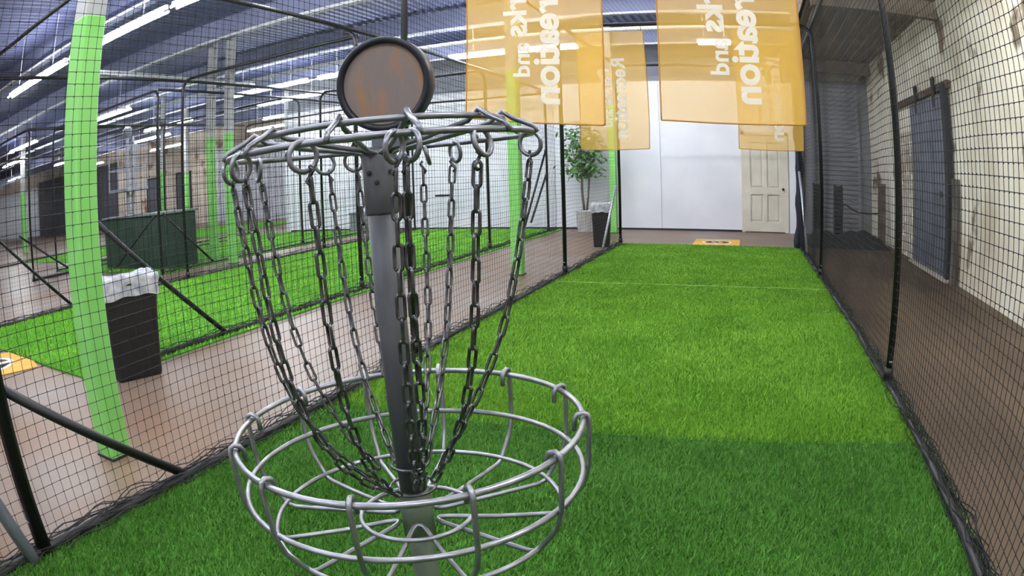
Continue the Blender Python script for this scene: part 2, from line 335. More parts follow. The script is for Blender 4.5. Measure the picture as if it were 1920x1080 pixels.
column(-17.2, 15.2, 0.14, 'slim distant green column between the two dark doors', 2.0)

# ================================================================== TURF
def turf(name, label, x0, x1, y0, y1, m, dens, hgt=0.026, wid=0.007, zb=0.012, lean=(0.0, 0.35), fringe=True):
    t = thing(name, label, 'turf', (0, 0, 0), 0)
    MB().box(x0, y0, 0, x1, y1, zb).build('backing', M_backing, t)
    rng = np.random.default_rng(int(abs(x0*100)+abs(y0*10)))
    n = int((x1-x0)*(y1-y0)*dens)
    px = rng.uniform(x0, x1, n); py = rng.uniform(y0, y1, n)
    d = np.hypot(px, py); keep = rng.uniform(0, 1, n) < np.clip(2.6/np.maximum(d, 0.5), 0.12, 1); px, py = px[keep], py[keep]; d = d[keep]; n = len(px)
    sc = np.clip((np.maximum(d, 2.6)/2.6)**0.6, 1, 3)
    a = rng.uniform(0, 2*PI, n); w = wid*rng.uniform(0.6, 1.2, n)*sc; h = hgt*rng.uniform(0.6, 1.15, n)
    lx = rng.normal(lean[0], 0.55, n)*h; ly = rng.normal(lean[1], 0.55, n)*h
    V = np.zeros((n, 3, 3)); dx, dy = np.cos(a)*w/2, np.sin(a)*w/2
    V[:,0] = np.stack([px-dx, py-dy, np.full(n, zb)], 1); V[:,1] = np.stack([px+dx, py+dy, np.full(n, zb)], 1); V[:,2] = np.stack([px+lx, py+ly, zb+h], 1)
    me = bpy.data.meshes.new('pile'); me.vertices.add(3*n); me.vertices.foreach_set('co', V.ravel()); me.loops.add(3*n); me.loops.foreach_set('vertex_index', np.arange(3*n, dtype=np.int32))
    me.polygons.add(n); me.polygons.foreach_set('loop_start', np.arange(0, 3*n, 3, dtype=np.int32)); me.polygons.foreach_set('loop_total', np.full(n, 3, dtype=np.int32))
    me.materials.append(m); me.update(calc_edges=True); me.validate()
    o = link('pile', me, t); o['kind'] = 'stuff'
    return t
L1, R1 = -2.2, 1.0
t_ = turf('turf_roll', 'bright green artificial turf along the lane beyond the seam', L1, R1, 2.86, 11.13, M_turf, 26000)
MB().box(L1, -0.014, 0, R1, 0.014, 0.031).build('seam', mat('turf_seam', '#7fae52', 0.9, 0, '#5d9230', 9, stretch=(1, 1, 1)), t_, loc=(0, 7.02, 0))
turf('turf_roll', 'darker green artificial turf around the basket, near the viewer', L1, R1, -0.8, 2.84, M_turfn, 26000)
turf('turf_roll', 'light green turf of the neighbouring lane on the left', -7.5, -4.0, 2.4, 13.9, M_turf2, 9000)
turf('turf_roll', 'distant green turf beyond the dark green counter', -12.9, -8.5, 6.9, 13.9, M_turf2, 4000)
turf('turf_roll', 'most distant strip of green turf at the far left', -18.2, -14.2, 8.2, 18.5, M_turf2, 3000)

# ================================================================== CAGES
def elbow(x, y, zt, dirx, r=0.16, n=6):
    return [(x, y, 0.0), (x, y, zt-r)] + [(x+dirx*r*(1-math.cos(t)), y, zt-r+r*math.sin(t)) for t in [PI/2*(k+1)/n for k in range(n)]]
RMAP = {(-2.16, 0.78): 0.037}
def cage_frame(label, xl, xr, ysl, ysr, zt, y0, y1, braces, r=0.024, cross=None, group='net cage frames'):
    t = thing('net_cage', label, 'net cage', (0, 0, 0), 0, group)
    for x, ys, dx in ((xl, ysl, 1), (xr, ysr, -1)):
        for y in ys:
            p = MB().tube(elbow(x, y, zt, dx), RMAP.get((x, y), r), 10).build('post', M_black, t, True)
            MB().tube([(x, y, 0.05), (x, y, 0.12)], r*1.35, 10).build('base_collar', M_black, p, True)
            MB().lathe([(0.012, 0), (0.012, 0.006)], 8, (x, y-r*1.35, 0.16)).build('bolt', M_silver, p)
        MB().tube([(x, y0, zt), (x, (y0+y1)/2, zt-0.012), (x, y1, zt)], r, 8).build('top_rail', M_black, t, True)
        MB().tube([(x, y0, 0.028)] + [(x + 0.006*math.sin(3.1*k+x), y0+(y1-y0)*k/12, 0.028) for k in range(1, 12)] + [(x, y1, 0.028)], r, 8).build('base_rail', M_black, t, True)
    for y in (cross or ysl): MB().tube([(xl+0.16, y, zt), ((xl+xr)/2, y, zt-0.02), (xr-0.16, y, zt)], r, 8).build('cross_tube', M_black, t, True)
    for a, b, m in braces: MB().tube([a, b], r*(1.35 if m.name == 'blue_grey_tube' else 0.9), 10).build('brace', m, t, True)
    return t
cage_frame('black tube frame of the lane cage around the basket and banners', -2.16, 0.95, (0.78, 3.88, 7.62, 11.08), (-0.4, 3.78, 7.96, 11.1), 3.07, -0.7, 11.1,
    [((-2.17, 0.79, 0.665), (-2.17, 1.69, 0.03), M_black), ((-2.2, 0.36, 1.16), (-2.14, 0.70, 0.01), mat('blue_grey_tube', '#9296ad', 0.5)),
     ((-2.28, 10.22, 0.02), (-2.2, 10.95, 1.0), M_silver), ((0.98, 10.22, 0.02), (0.92, 11.0, 1.28), M_silver)], cross=(0.78, 3.85, 7.9, 11.1))
cage_frame('black tube frame of the neighbouring cage left of the path', -7.45, -4.08, (2.5, 6.5, 10.1, 13.7), (2.45, 6.2, 10.0, 13.2), 2.96, 2.4, 13.8,
    [((-4.08, 2.5, 1.2), (-4.08, 3.97, 0.02), M_black), ((-7.48, 2.5, 1.5), (-7.48, 4.26, 0.02), M_black), ((-4.08, 13.2, 1.25), (-4.08, 12.1, 0.3), M_black), ((-4.08, 13.2, 1.75), (-4.4, 12.5, 0.02), M_black)])
cage_frame('most distant black tube frame, behind the twin green columns', -12.8, -8.6, (6.9, 10.5, 13.7), (6.9, 10.9, 13.8), 3.05, 6.9, 13.9,
    [((-8.6, 7.0, 0.98), (-8.6, 8.2, 0.02), M_black), ((-8.7, 6.9, 0.98), (-10.1, 6.9, 0.1), M_black)])
cage_frame('small far-left black tube frame before the dark wall', -17.6, -11.9, (5.7, 9.5), (5.75, 9.6), 2.95, 5.7, 12.0, [((-12.6, 5.75, 0.9), (-11.95, 6.9, 0.02), M_black)], r=0.026)

def net(name, label, P, U, V, ul, vl, pitch=0.048, r=0.0016, amp=0.012, su=0.4, sv=0.4, knots=None, skirt=0, hang=True, seed=1, group='black nets'):
    """square-mesh cord net, all cords sharing one gently wavy surface"""
    P, U, V = np.array(P, float), np.array(U, float), np.array(V, float); Nn = np.cross(U, V)
    ph = np.random.default_rng(seed).uniform(0, 6.28, 8)
    def D(u, v):
        w = amp*(np.sin(1.9*u+ph[0]+0.6*np.sin(1.3*v+ph[1])) + 0.6*np.sin(4.3*u+1.1*v+ph[2]) + 0.5*np.sin(2.7*v+ph[3]))
        du = 0.006*np.sin(2.3*v+ph[4]+u*0.7)+0.004*np.sin(9*v+ph[5]+3*u); dv = -0.012*np.abs(np.sin(u*0.85+ph[6])) + 0.004*np.sin(7*u+ph[7]+2*v)
        return P + np.multiply.outer(u+du, U) + np.multiply.outer(v+dv, V) + np.multiply.outer(w, Nn)
    VV, FF, off = [], [], 0
    def strands(uu, vv):
        nonlocal off
        L = D(uu, vv)                                  # (n strands, m points, 3)
        n, m, _ = L.shape
        T = np.gradient(L, axis=1); T /= np.linalg.norm(T, axis=2, keepdims=True)
        A = np.cross(T, Nn); A /= np.linalg.norm(A, axis=2, keepdims=True); B = np.cross(T, A)
        ring = np.stack([L + r*(math.cos(t)*A + math.sin(t)*B) for t in (0.5, 0.5+2*PI/3, 0.5+4*PI/3)], 2)   # n,m,3,3
        VV.append(ring.reshape(-1, 3)); idx = off + np.arange(n*m*3).reshape(n, m, 3)
        for k in range(3):
            a, b = idx[:, :-1, k], idx[:, :-1, (k+1) % 3]; c, d = idx[:, 1:, (k+1) % 3], idx[:, 1:, k]
            FF.append(np.stack([a, b, c, d], -1).reshape(-1, 4))
        off += n*m*3
    us = np.arange(0, ul+1e-6, pitch); vs_ = np.arange(0, vl+1e-6, pitch)
    mv = max(3, int(vl/sv)); mu = max(3, int(ul/su))
    strands(*np.meshgrid(us, np.linspace(0, vl, mv), indexing='ij'))
    g = np.meshgrid(vs_, np.linspace(0, ul, mu), indexing='ij'); strands(g[1], g[0])
    if skirt:
        rng = np.random.default_rng(seed+5)
        for k in range(skirt):
            u = np.linspace(0, ul, int(ul/0.06)); w0, h0 = rng.uniform(-0.05, 0.05), rng.uniform(0.0, 0.055)
            f1, f2, q1, q2 = rng.uniform(6, 14), rng.uniform(15, 30), rng.uniform(0, 6), rng.uniform(0, 6)
            L = P + np.outer(u, U) + np.outer(h0 + 0.014*np.sin(f1*u+q1)+0.008*np.sin(f2*u+q2), V) + np.outer(w0+0.02*np.sin(f1*0.8*u+q2)+0.01*np.sin(f2*u+q1), Nn)
            L = L[None]; T = np.gradient(L, axis=1); T /= np.linalg.norm(T, axis=2, keepdims=True); A = np.cross(T, Nn); A /= np.linalg.norm(A, axis=2, keepdims=True); B = np.cross(T, A)
            ring = np.stack([L + 0.003*(math.cos(t)*A + math.sin(t)*B) for t in (0.5, 0.5+2*PI/3, 0.5+4*PI/3)], 2); n, m = 1, L.shape[1]
            VV.append(ring.reshape(-1, 3)); idx = off + np.arange(m*3).reshape(1, m, 3)
            for j in range(3): FF.append(np.stack([idx[:, :-1, j], idx[:, :-1, (j+1) % 3], idx[:, 1:, (j+1) % 3], idx[:, 1:, j]], -1).reshape(-1, 4))
            off += m*3
    if knots:
        ku = us[(us >= knots[0]) & (us <= knots[1])]; g = np.meshgrid(ku, vs_, indexing='ij'); C = D(g[0], g[1]).reshape(-1, 3); q = r*2.3
        O = np.array([(q,0,0),(0,q,0),(-q,0,0),(0,-q,0),(0,0,q),(0,0,-q)]); VV.append((C[:, None]+O[None]).reshape(-1, 3))
        i = off + 6*np.arange(len(C))[:, None]
        F3 = np.concatenate([i+np.array(f) for f in ((0,1,4),(1,2,4),(2,3,4),(3,0,4),(1,0,5),(2,1,5),(3,2,5),(0,3,5))]); off += 6*len(C)
    else: F3 = np.zeros((0, 3), int)
    V_ = np.concatenate(VV); F4 = np.concatenate(FF); nf = len(F4)+len(F3)
    me = bpy.data.meshes.new(name); me.vertices.add(len(V_)); me.vertices.foreach_set('co', V_.ravel())
    li = np.concatenate([F4.ravel(), F3.ravel()]).astype(np.int32); me.loops.add(len(li)); me.loops.foreach_set('vertex_index', li)
    lt = np.concatenate([np.full(len(F4), 4), np.full(len(F3), 3)]).astype(np.int32); ls = np.concatenate([[0], np.cumsum(lt)[:-1]]).astype(np.int32)
    me.polygons.add(nf); me.polygons.foreach_set('loop_start', ls); me.polygons.foreach_set('loop_total', lt); me.materials.append(M_net); me.update(calc_edges=True)
    o = link(name, me); return tag(o, label, 'net', group)
net('cage_net', 'black side net left of the basket, between lane and path', (-2.16, -0.7, 0.02), (0,1,0), (0,0,1), 11.8, 3.05, knots=(0.4, 5.0), skirt=16, seed=3, r=0.0014)
net('cage_net', 'black side net right of the lane, before the painted wall', (0.95, -0.7, 0.02), (0,1,0), (0,0,1), 11.8, 3.05, knots=(1.0, 6.5), skirt=16, seed=8, r=0.0018)
net('cage_net', 'black roof net over the lane with the banners', (-2.16, -0.7, 3.08), (0,1,0), (1,0,0), 11.8, 3.11, seed=11, amp=0.02, r=0.0013)
net('cage_net', 'black net on the near side of the neighbouring cage', (-4.08, 2.4, 0.02), (0,1,0), (0,0,1), 11.4, 2.92, skirt=8, seed=14, r=0.0011)
net('cage_net', 'black net on the far side of the neighbouring cage', (-7.46, 2.4, 0.02), (0,1,0), (0,0,1), 11.4, 2.92, skirt=6, seed=17, r=0.0011)
net('cage_net', 'black roof net over the neighbouring cage', (-7.46, 2.4, 2.98), (0,1,0), (1,0,0), 11.4, 3.38, seed=19, amp=0.02, r=0.0011)
net('cage_net', 'black net of the most distant cage behind the twin columns', (-8.62, 6.9, 0.02), (0,1,0), (0,0,1), 6.9, 3.0, pitch=0.096, seed=23, r=0.0022)
# gathered curtain of netting at the right end post
mb = MB(); rng = random.Random(4); rings = []
for k in range(26):
    z = 0.02 + k*3.0/25; rr = 0.055 + 0.03*math.exp(-((z-0.15)/0.35)**2) + 0.012*math.sin(k*1.3)
    rings.append([(0.93 + 0.012*math.sin(k*0.7) + rr*(1+0.28*math.sin(5*t+0.4*k))*math.cos(t), 11.1 + rr*(1+0.28*math.sin(5*t+0.4*k))*math.sin(t), z) for t in [2*PI*i/20 for i in range(20)]])
mb.loft(rings); tag(mb.build('gathered_net', mat('net_bundle', '#2b2d3c', 0.85, 0, '#1d1f2a', 20, 0.5, 60, stretch=(1, 1, 0.1)), smooth=True), 'gathered dark net bundle hanging beside the cream door', 'net')

# ================================================================== BANNERS
def text_mesh(body, size, bold=0.0):
    cu = bpy.data.curves.new('lettering', 'FONT'); cu.body = body; cu.size = size; cu.offset = bold; cu.extrude = 0.0006; cu.resolution_u = 4
    ob = bpy.data.objects.new('lettering', cu); COL.objects.link(ob); bpy.context.view_layer.update()
    me = bpy.data.meshes.new_from_object(ob.evaluated_get(bpy.context.evaluated_depsgraph_get())); bpy.data.objects.remove(ob); bpy.data.curves.remove(cu)
    xs = [v.co.x for v in me.vertices]; return me, min(xs), max(xs)
def banner(x0, x1, y, z0, z1, label, seed, curl=0.0, skew=0.0):
    t = thing('banner', label, 'banner', ((x0+x1)/2, y, z0), 0, 'orange banners hung over the lane')
    w, h = x1-x0, z1-z0; rng = random.Random(seed); ph = [rng.uniform(0, 6.28) for _ in range(5)]
    def S(u, v):    # u across 0..1, v up 0..1 -> local point
        sag = (1-v)
        yy = 0.020*math.sin(5.2*u+ph[0]+1.5*v)*sag + 0.012*math.sin(9*u+4*v+ph[1])*sag + 0.01*math.sin(3*v+ph[2]) - curl*((1-u)**3)*sag**2
        return Vector(((u-0.5)*w*(1-0.012*sag*math.sin(ph[3])) + 0.008*math.sin(4*v+ph[4]), yy, v*h + skew*(u-0.5)*w*sag - 0.012*math.sin(PI*u)*sag))
    nu, nv = 36, 48; mb = MB(); mb.add([S(i/nu, j/nv) for j in range(nv+1) for i in range(nu+1)], [(j*(nu+1)+i, j*(nu+1)+i+1, (j+1)*(nu+1)+i+1, (j+1)*(nu+1)+i) for j in range(nv) for i in range(nu)])
    mb.build('cloth', M_banner, t, True)
    hm = MB()
    for path in ([S(i/nu, 0) for i in range(nu+1)], [S(0, j/nv) for j in range(nv+1)], [S(1, j/nv) for j in range(nv+1)]): hm.tube(path, 0.005, 5)
    hm.build('hem', M_hem, t, True)
    # print faces away from the viewpoint and shows through, so it reads mirrored from here
    def word(body, size, bold, zc_end, base_u):
        me, a, b = text_mesh(body, size, bold)
        for vtx in me.vertices:
            tx, ty = vtx.co.x, vtx.co.y
            zz = zc_end + (b - tx); uu = (base_u*w - ty)/w      # text runs downward, tops to the left
            p = S(min(max(uu, 0), 1), min(max(zz/h, 0), 1)); vtx.co = (p.x, p.y - 0.004 + (0.0006 if vtx.co.z > 0 else 0), p.z)
        me.materials.clear(); me.materials.append(M_letters); link('lettering', me, t)
    word('Recreation', 0.235, 0.0075, 0.115, 0.685)
    word('and', 0.155, 0.004, 0.285, 0.475)
    word('Parks', 0.215, 0.006, 0.545, 0.455)
    for u in (0.03, 0.97):
        p = S(u, 1.0); MB().tube([p, (p.x, p.y, 3.07-z0)], 0.004, 5).build('tie', M_dark, t)
    return t
banner(-1.70, -0.815, 3.85, 1.535, 3.04, 'orange banner with mirrored white lettering, front left one', 2, 0.0, -0.10)
banner(-0.475, 0.385, 3.85, 1.51, 3.02, 'orange banner with mirrored white lettering, front right one', 5, 0.0, -0.01)
banner(-2.03, -1.18, 8.0, 1.505, 2.99, 'pale orange banner hanging farther back between the two front banners', 9, 0.0, 0.0)
banner(-0.08, 0.74, 8.0, 1.515, 2.99, 'farther orange banner of which only the lower edge shows', 12, 0.0, 0.0)

# ================================================================== DISC GOLF BASKET
ax = Vector((-0.0286, -0.0239, 1)).normalized(); e1 = (Vector((1,0,0)) - ax*ax.x).normalized(); e2 = ax.cross(e1)
BM = Matrix([[e1[i], e2[i], ax[i]] for i in range(3)]).to_4x4(); BM.translation = (-0.584, 1.044, 0.0)
bk = thing('disc_golf_basket', 'galvanised disc golf basket with hanging chains and wire tray', 'basket'); bk.matrix_world = BM
def pol(r, deg, z): t = math.radians(deg); return Vector((r*math.cos(t), r*math.sin(t), z))
def ringpath(r, z, n=64): return [pol(r, 360*i/n, z) for i in range(n)]
M_polelow = mat('pole_turf_bounce', '#5d6a58', 0.5, 0.15, '#525f4e', 12)  # grey-green stands in for turf light bouncing onto the lower pole
MB().lathe([(0.027, 0.60), (0.027, 1.20)], 28).build('pole', M_pole, bk, True)
MB().lathe([(0.0268, 0), (0.0268, 0.62)], 28).build('lower_pole', M_polelow, bk, True)
ts = MB().lathe([(0.0275, 1.148), (0.0305, 1.152), (0.0305, 1.262), (0.026, 1.266)], 28).build('top_sleeve', M_pole, bk, True)
for a, z in ((-95, 1.222), (-70, 1.205), (-20, 1.222)):
    o = MB().lathe([(0.0045, 0), (0.0045, 0.003), (0.002, 0.005)], 10).build('rivet', M_dark, ts); p = pol(0.030, a, z)
    o.rotation_euler = (0, PI/2, math.radians(a)); o.location = p
MB().lathe([(0.0275, 0.505), (0.0325, 0.508), (0.0325, 0.612), (0.0275, 0.616)], 28).build('tray_sleeve', M_polelow, bk, True)
MB().lathe([(0.15, 0.0), (0.15, 0.02), (0.14, 0.03), (0.034, 0.034), (0.034, 0.07)], 32).build('base_plate', M_pole, bk)
for nm, r, z, w in (('chain_ring', 0.2716, 1.272, 0.0055), ('crown_ring', 0.2224, 1.298, 0.0052), ('rim_ring', 0.3334, 0.757, 0.0060), ('band_ring', 0.3310, 0.657, 0.0056), ('floor_ring', 0.2900, 0.567, 0.0052), ('hub_ring', 0.1144, 0.561, 0.0050)):
    MB().tube(ringpath(r, z), w, 10, True).build(nm, M_galv if 'ring' in nm and z > 1 else M_wire, bk, True)
# six hairpin arms from the pole top to both upper rings
for k in range(6):
    c0 = -60 + 60*k
    def side(s): return [pol(0.045, c0+s*24, 1.262), pol(0.12, c0+s*15, 1.275), pol(0.20, c0+s*13, 1.292), pol(0.2224, c0+s*13, 1.309), pol(0.240, c0+s*13, 1.297), pol(0.2716, c0+s*13.5, 1.283), pol(0.280, c0+s*13.5, 1.270)]
    path = side(-1)[::-1] + [pol(0.030, c0-14, 1.258), pol(0.026, c0, 1.256), pol(0.030, c0+14, 1.258)] + side(1)
    MB().tube(path, 0.0046, 8).build('support_arm', M_galv, bk, True)
# six hairpin wires make the tray: rim hook, side, floor, bend at the pole, and back out
for k in range(6):
    c0 = -60 + 60*k
    def side(s):
        a = c0 + s*15.3
        return [pol(0.316, a, 0.735), pol(0.317, a, 0.757), pol(0.3225, a, 0.766), pol(0.3334, a, 0.7695), pol(0.3415, a, 0.765), pol(0.344, a, 0.754), pol(0.341, a, 0.66),
                pol(0.330, a, 0.62), pol(0.299, a, 0.578), pol(0.288, a, 0.562), pol(0.270, a, 0.557), pol(0.16, a-s*1.5, 0.5555), pol(0.068, c0+s*12, 0.555)]
    path = side(-1) + [pol(0.050, c0-8, 0.555), pol(0.045, c0, 0.555), pol(0.050, c0+8, 0.555)] + side(1)[::-1]
    MB().tube(path, 0.0050, 8).build('tray_wire', M_wire, bk, True)
for z, r in ((0.622, 0.046), (0.672, 0.036)): MB().tube(ringpath(r, z, 32), 0.0032, 8, True).build('chain_collar', M_chain, bk, True)
# chains: loop on the ring, S-hook, then single links
def stadium(L, Wd, r, n=6, seg=7):
    h = L/2 - Wd/2; pts = []
    for s in (1, -1):
        for i in range(seg+1):
            t = PI*i/seg; pts.append((s*math.cos(t)*(Wd/2-r), 0, s*(h + math.sin(t)*(Wd/2-r))))
    return MB().tube(pts, r, n, True)
LINK = stadium(0.0440, 0.0172, 0.0029).mesh('link', M_chain, True)
LOOP = MB().tube([(0.0215*math.cos(2*PI*i/20), 0, 0.0215*math.sin(2*PI*i/20)) for i in range(20)], 0.0042, 8, True).mesh('hook_loop', M_galv, True)
CH = [(-145, 0.9), (-113, 1.0), (-82, 1.0), (-54, 0.75), (-49, 0.75), (-25, 0.55), (30, 0.25), (85, 0.3), (99, 0.3), (118, 0.3), (133, 0.3), (147, 0.35), (185, 0.6)]
def prof(f, t):
    """chain profile, t 0..1 from ring to collar; f = fullness of the belly"""
    P0 = [(0.269, 1.228), (0.248, 1.12), (0.222, 1.02), (0.188, 0.92), (0.142, 0.825), (0.095, 0.745), (0.062, 0.68), (0.047, 0.625)]
    P1 = [(0.269, 1.228), (0.256, 1.12), (0.246, 1.01), (0.228, 0.90), (0.196, 0.80), (0.145, 0.71), (0.085, 0.65), (0.047, 0.622)]
    x = t*(len(P0)-1); i = min(int(x), len(P0)-2); u = x-i
    def cr(P):
        p = [P[max(i-1, 0)], P[i], P[i+1], P[min(i+2, len(P)-1)]]
        return [0.5*(2*p[1][c]+(p[2][c]-p[0][c])*u+(2*p[0][c]-5*p[1][c]+4*p[2][c]-p[3][c])*u*u+(-p[0][c]+3*p[1][c]-3*p[2][c]+p[3][c])*u**3) for c in (0, 1)]
    a, b = cr(P0), cr(P1); return [a[c]*(1-f)+b[c]*f for c in (0, 1)]
rng = random.Random(3)
for ci, (ang, full) in enumerate(CH):
    lp = link('hook_loop', LOOP, bk); lp.matrix_basis = Matrix.Translation(pol(0.2716, ang, 1.254)) @ Matrix.Rotation(math.radians(ang + rng.choice((20, 60, -40, 85, -75))), 4, 'Z') @ Matrix.Rotation(rng.uniform(-0.25, 0.25), 4, 'X')
    pts = [pol(*(lambda q: (q[0], ang + 2.0*math.sin(3*i/200+ci), q[1]))(prof(full, i/200))) for i in range(201)]
    cum = [0.0]
    for i in range(200): cum.append(cum[-1] + (pts[i+1]-pts[i]).length)
    top = pts[0]
    ch = MB().tube([top+Vector((0, 0, 0.012)), top+pol(0.006, ang+90, 0.006), top+Vector((0, 0, -0.002)), top+pol(0.006, ang-90, -0.010), top+Vector((0, 0, -0.016))], 0.003, 6).build('chain', M_chain, bk, True)
    pitch = 0.0362; n = int((cum[-1]-0.012)/pitch); j = 0; tw = rng.uniform(0, 3.1)
    for k in range(n):
        s = 0.022 + k*pitch
        while j < 199 and cum[j+1] < s: j += 1
        u = (s-cum[j])/(cum[j+1]-cum[j]); p = pts[j].lerp(pts[j+1], u); T = (pts[min(j+3, 200)]-pts[max(j-3, 0)]).normalized()
        tw += PI/2 + rng.uniform(-0.22, 0.22)
        X0 = T.cross(Vector((0, 0, 1))); X0 = (X0 if X0.length > 1e-3 else T.cross(Vector((1, 0, 0)))).normalized(); Y0 = T.cross(X0)
        X = X0*math.cos(tw) + Y0*math.sin(tw); Y = T.cross(X)
        m = Matrix([[X[i], Y[i], T[i]] for i in range(3)]).to_4x4(); m.translation = p
        lk = link('link', LINK, ch); lk.matrix_basis = m
# round wooden plaque in a black hoop, on a bracket at the pole top
pc = Vector((-0.605, 1.010, 1.380)); nrm = Vector((0.62, -1.0, -0.10)).normalized(); nrm = Matrix.Rotation(math.radians(-17), 3, 'Z') @ nrm
xz = nrm.cross(Vector((0, 0, 1))).normalized(); upv = xz.cross(nrm)
PMW = Matrix([[xz[i], upv[i], nrm[i]] for i in range(3)]).to_4x4(); PMW.translation = pc
pq = MB().lathe([(0.077, -0.008), (0.077, 0.002)], 48).build('plaque', M_wood, bk); pq.matrix_basis = BM.inverted() @ PMW
pq['label'] = 'round brown wooden plaque'
MB().lathe([(0.0865, -0.034), (0.0865, 0.008), (0.0845, 0.011), (0.0765, 0.010), (0.0740, 0.006), (0.0740, -0.034), (0.0865, -0.034)], 56, caps=False).build('hoop', M_hoop, pq, True)
MB().bbox(-0.030, -0.125, -0.020, 0.030, -0.03, -0.012, 0.003).build('bracket', M_galv, pq)

# ================================================================== BINS
def rrect(w, d, z, r, n=5, jit=None):
    pts = []
    for cx, cy, a0 in ((w/2-r, d/2-r, 0), (-w/2+r, d/2-r, PI/2), (-w/2+r, -d/2+r, PI), (w/2-r, -d/2+r, 1.5*PI)):
        for i in range(n+1):
            t = a0 + PI/2*i/n; pts.append([cx+r*math.cos(t), cy+r*math.sin(t), z])
    # extra points along the sides for crumpled films
    out = []
    for i in range(len(pts)):
        a, b = pts[i], pts[(i+1) % len(pts)]; L = math.dist(a, b); m = 14 if (jit and i % (n+1) == n) else 1
        for k in range(m): out.append([a[c]+(b[c]-a[c])*k/m for c in range(3)])
    if jit:
        for k, p in enumerate(out):
            q = jit(k/len(out), z); s = 1+q[0]; p[0] *= s; p[1] *= s; p[2] += q[1]
    return out
def bin_(label, loc, rot, w, d, h, seed):
    t = thing('waste_bin', label, 'bin', loc, rot, 'black waste bins')
    body = MB().loft([rrect(w*0.80, d*0.78, 0.0, 0.03), rrect(w*0.83, d*0.81, 0.02, 0.035), rrect(w*0.985, d*0.98, h-0.03, 0.04), rrect(w*1.02, d*1.02, h-0.03, 0.04), rrect(w*1.02, d*1.02, h, 0.04), rrect(w*0.95, d*0.95, h, 0.04), rrect(w*0.9, d*0.9, h-0.2, 0.04)]).build('body', M_bin, t)
    g = MB()
    for k in range(6):
        z = 0.1+k*0.1; f = 0.83 + 0.155*(z-0.02)/(h-0.05); g.loft([rrect(w*f+0.004, d*f+0.004, z, 0.036), rrect(w*f+0.005, d*f+0.005, z+0.006, 0.036)], caps=False)
    g.build('rib', mat('bin_rib', '#2b2523', 0.5), body)
    rr = random.Random(seed); P = [rr.uniform(0, 6.28) for _ in range(6)]
    def J(amp, za): return lambda u, z: (1.25*amp*(math.sin(2*PI*7*u+P[0]+z*30)+0.8*math.sin(2*PI*17*u+P[1]-z*40)+0.5*math.sin(2*PI*29*u+P[2])), 0.9*za*(math.sin(2*PI*3*u+P[3])+0.45*math.sin(2*PI*11*u+P[4]+z*9)))
    MB().loft([rrect(w*1.035, d*1.04, h-0.115, 0.04, jit=J(0.010, 0.014)), rrect(w*1.06, d*1.06, h-0.08, 0.04, jit=J(0.016, 0.01)), rrect(w*1.04, d*1.04, h-0.04, 0.04, jit=J(0.02, 0.008)), rrect(w*1.07, d*1.07, h+0.0, 0.04, jit=J(0.016, 0.012)),
               rrect(w*1.03, d*1.03, h+0.035, 0.04, jit=J(0.02, 0.012)), rrect(w*0.95, d*0.93, h+0.04, 0.04, jit=J(0.02, 0.012)), rrect(w*0.9, d*0.88, h-0.02, 0.04, jit=J(0.02, 0.01)), rrect(w*0.7, d*0.6, h-0.10, 0.04, jit=J(0.03, 0.01))], caps=False).build('liner', M_liner, t, True)
    return t
bin_('black tapered bin with white liner beside the nearest green column', (-3.87, 2.71, 0), math.radians(72), 0.46, 0.28, 0.69, 1)
bin_('black bin with white liner beside the potted tree', (-2.43, 10.85, 0), math.radians(8), 0.31, 0.36, 0.68, 6)

# ================================================================== MATS
def floor_mat(label, loc, rot, w, d):
    t = thing('tee_mat', label, 'mat', loc, rot, 'yellow tee mats')
    MB().bbox(-w/2, -d/2, 0, w/2, d/2, 0.012, 0.006).build('sheet', M_yellow, t)
    r = min(w, d)*0.29
    MB().lathe([(r*1.12, 0.0118), (r*1.12, 0.0130)], 36).build('emblem_ring', M_lightprint, t)
    MB().lathe([(r*0.92, 0.0128), (r*0.92, 0.0138)], 36).build('emblem_field', M_darkprint, t)
    MB().lathe([(r*0.45, 0.0136), (r*0.45, 0.0146)], 24).box(-r*0.16, -r*0.92, 0.0136, r*0.16, r*0.92, 0.0146).build('emblem_mark', M_lightprint, t)
    return t
floor_mat('yellow mat with dark round emblem at the far end of the lane', (-0.54, 11.75, 0), 0.0, 0.83, 1.12)
floor_mat('yellow mat with pale emblem at the left edge of the picture', (-5.60, 1.985, 0), -0.3, 0.9, 1.0)

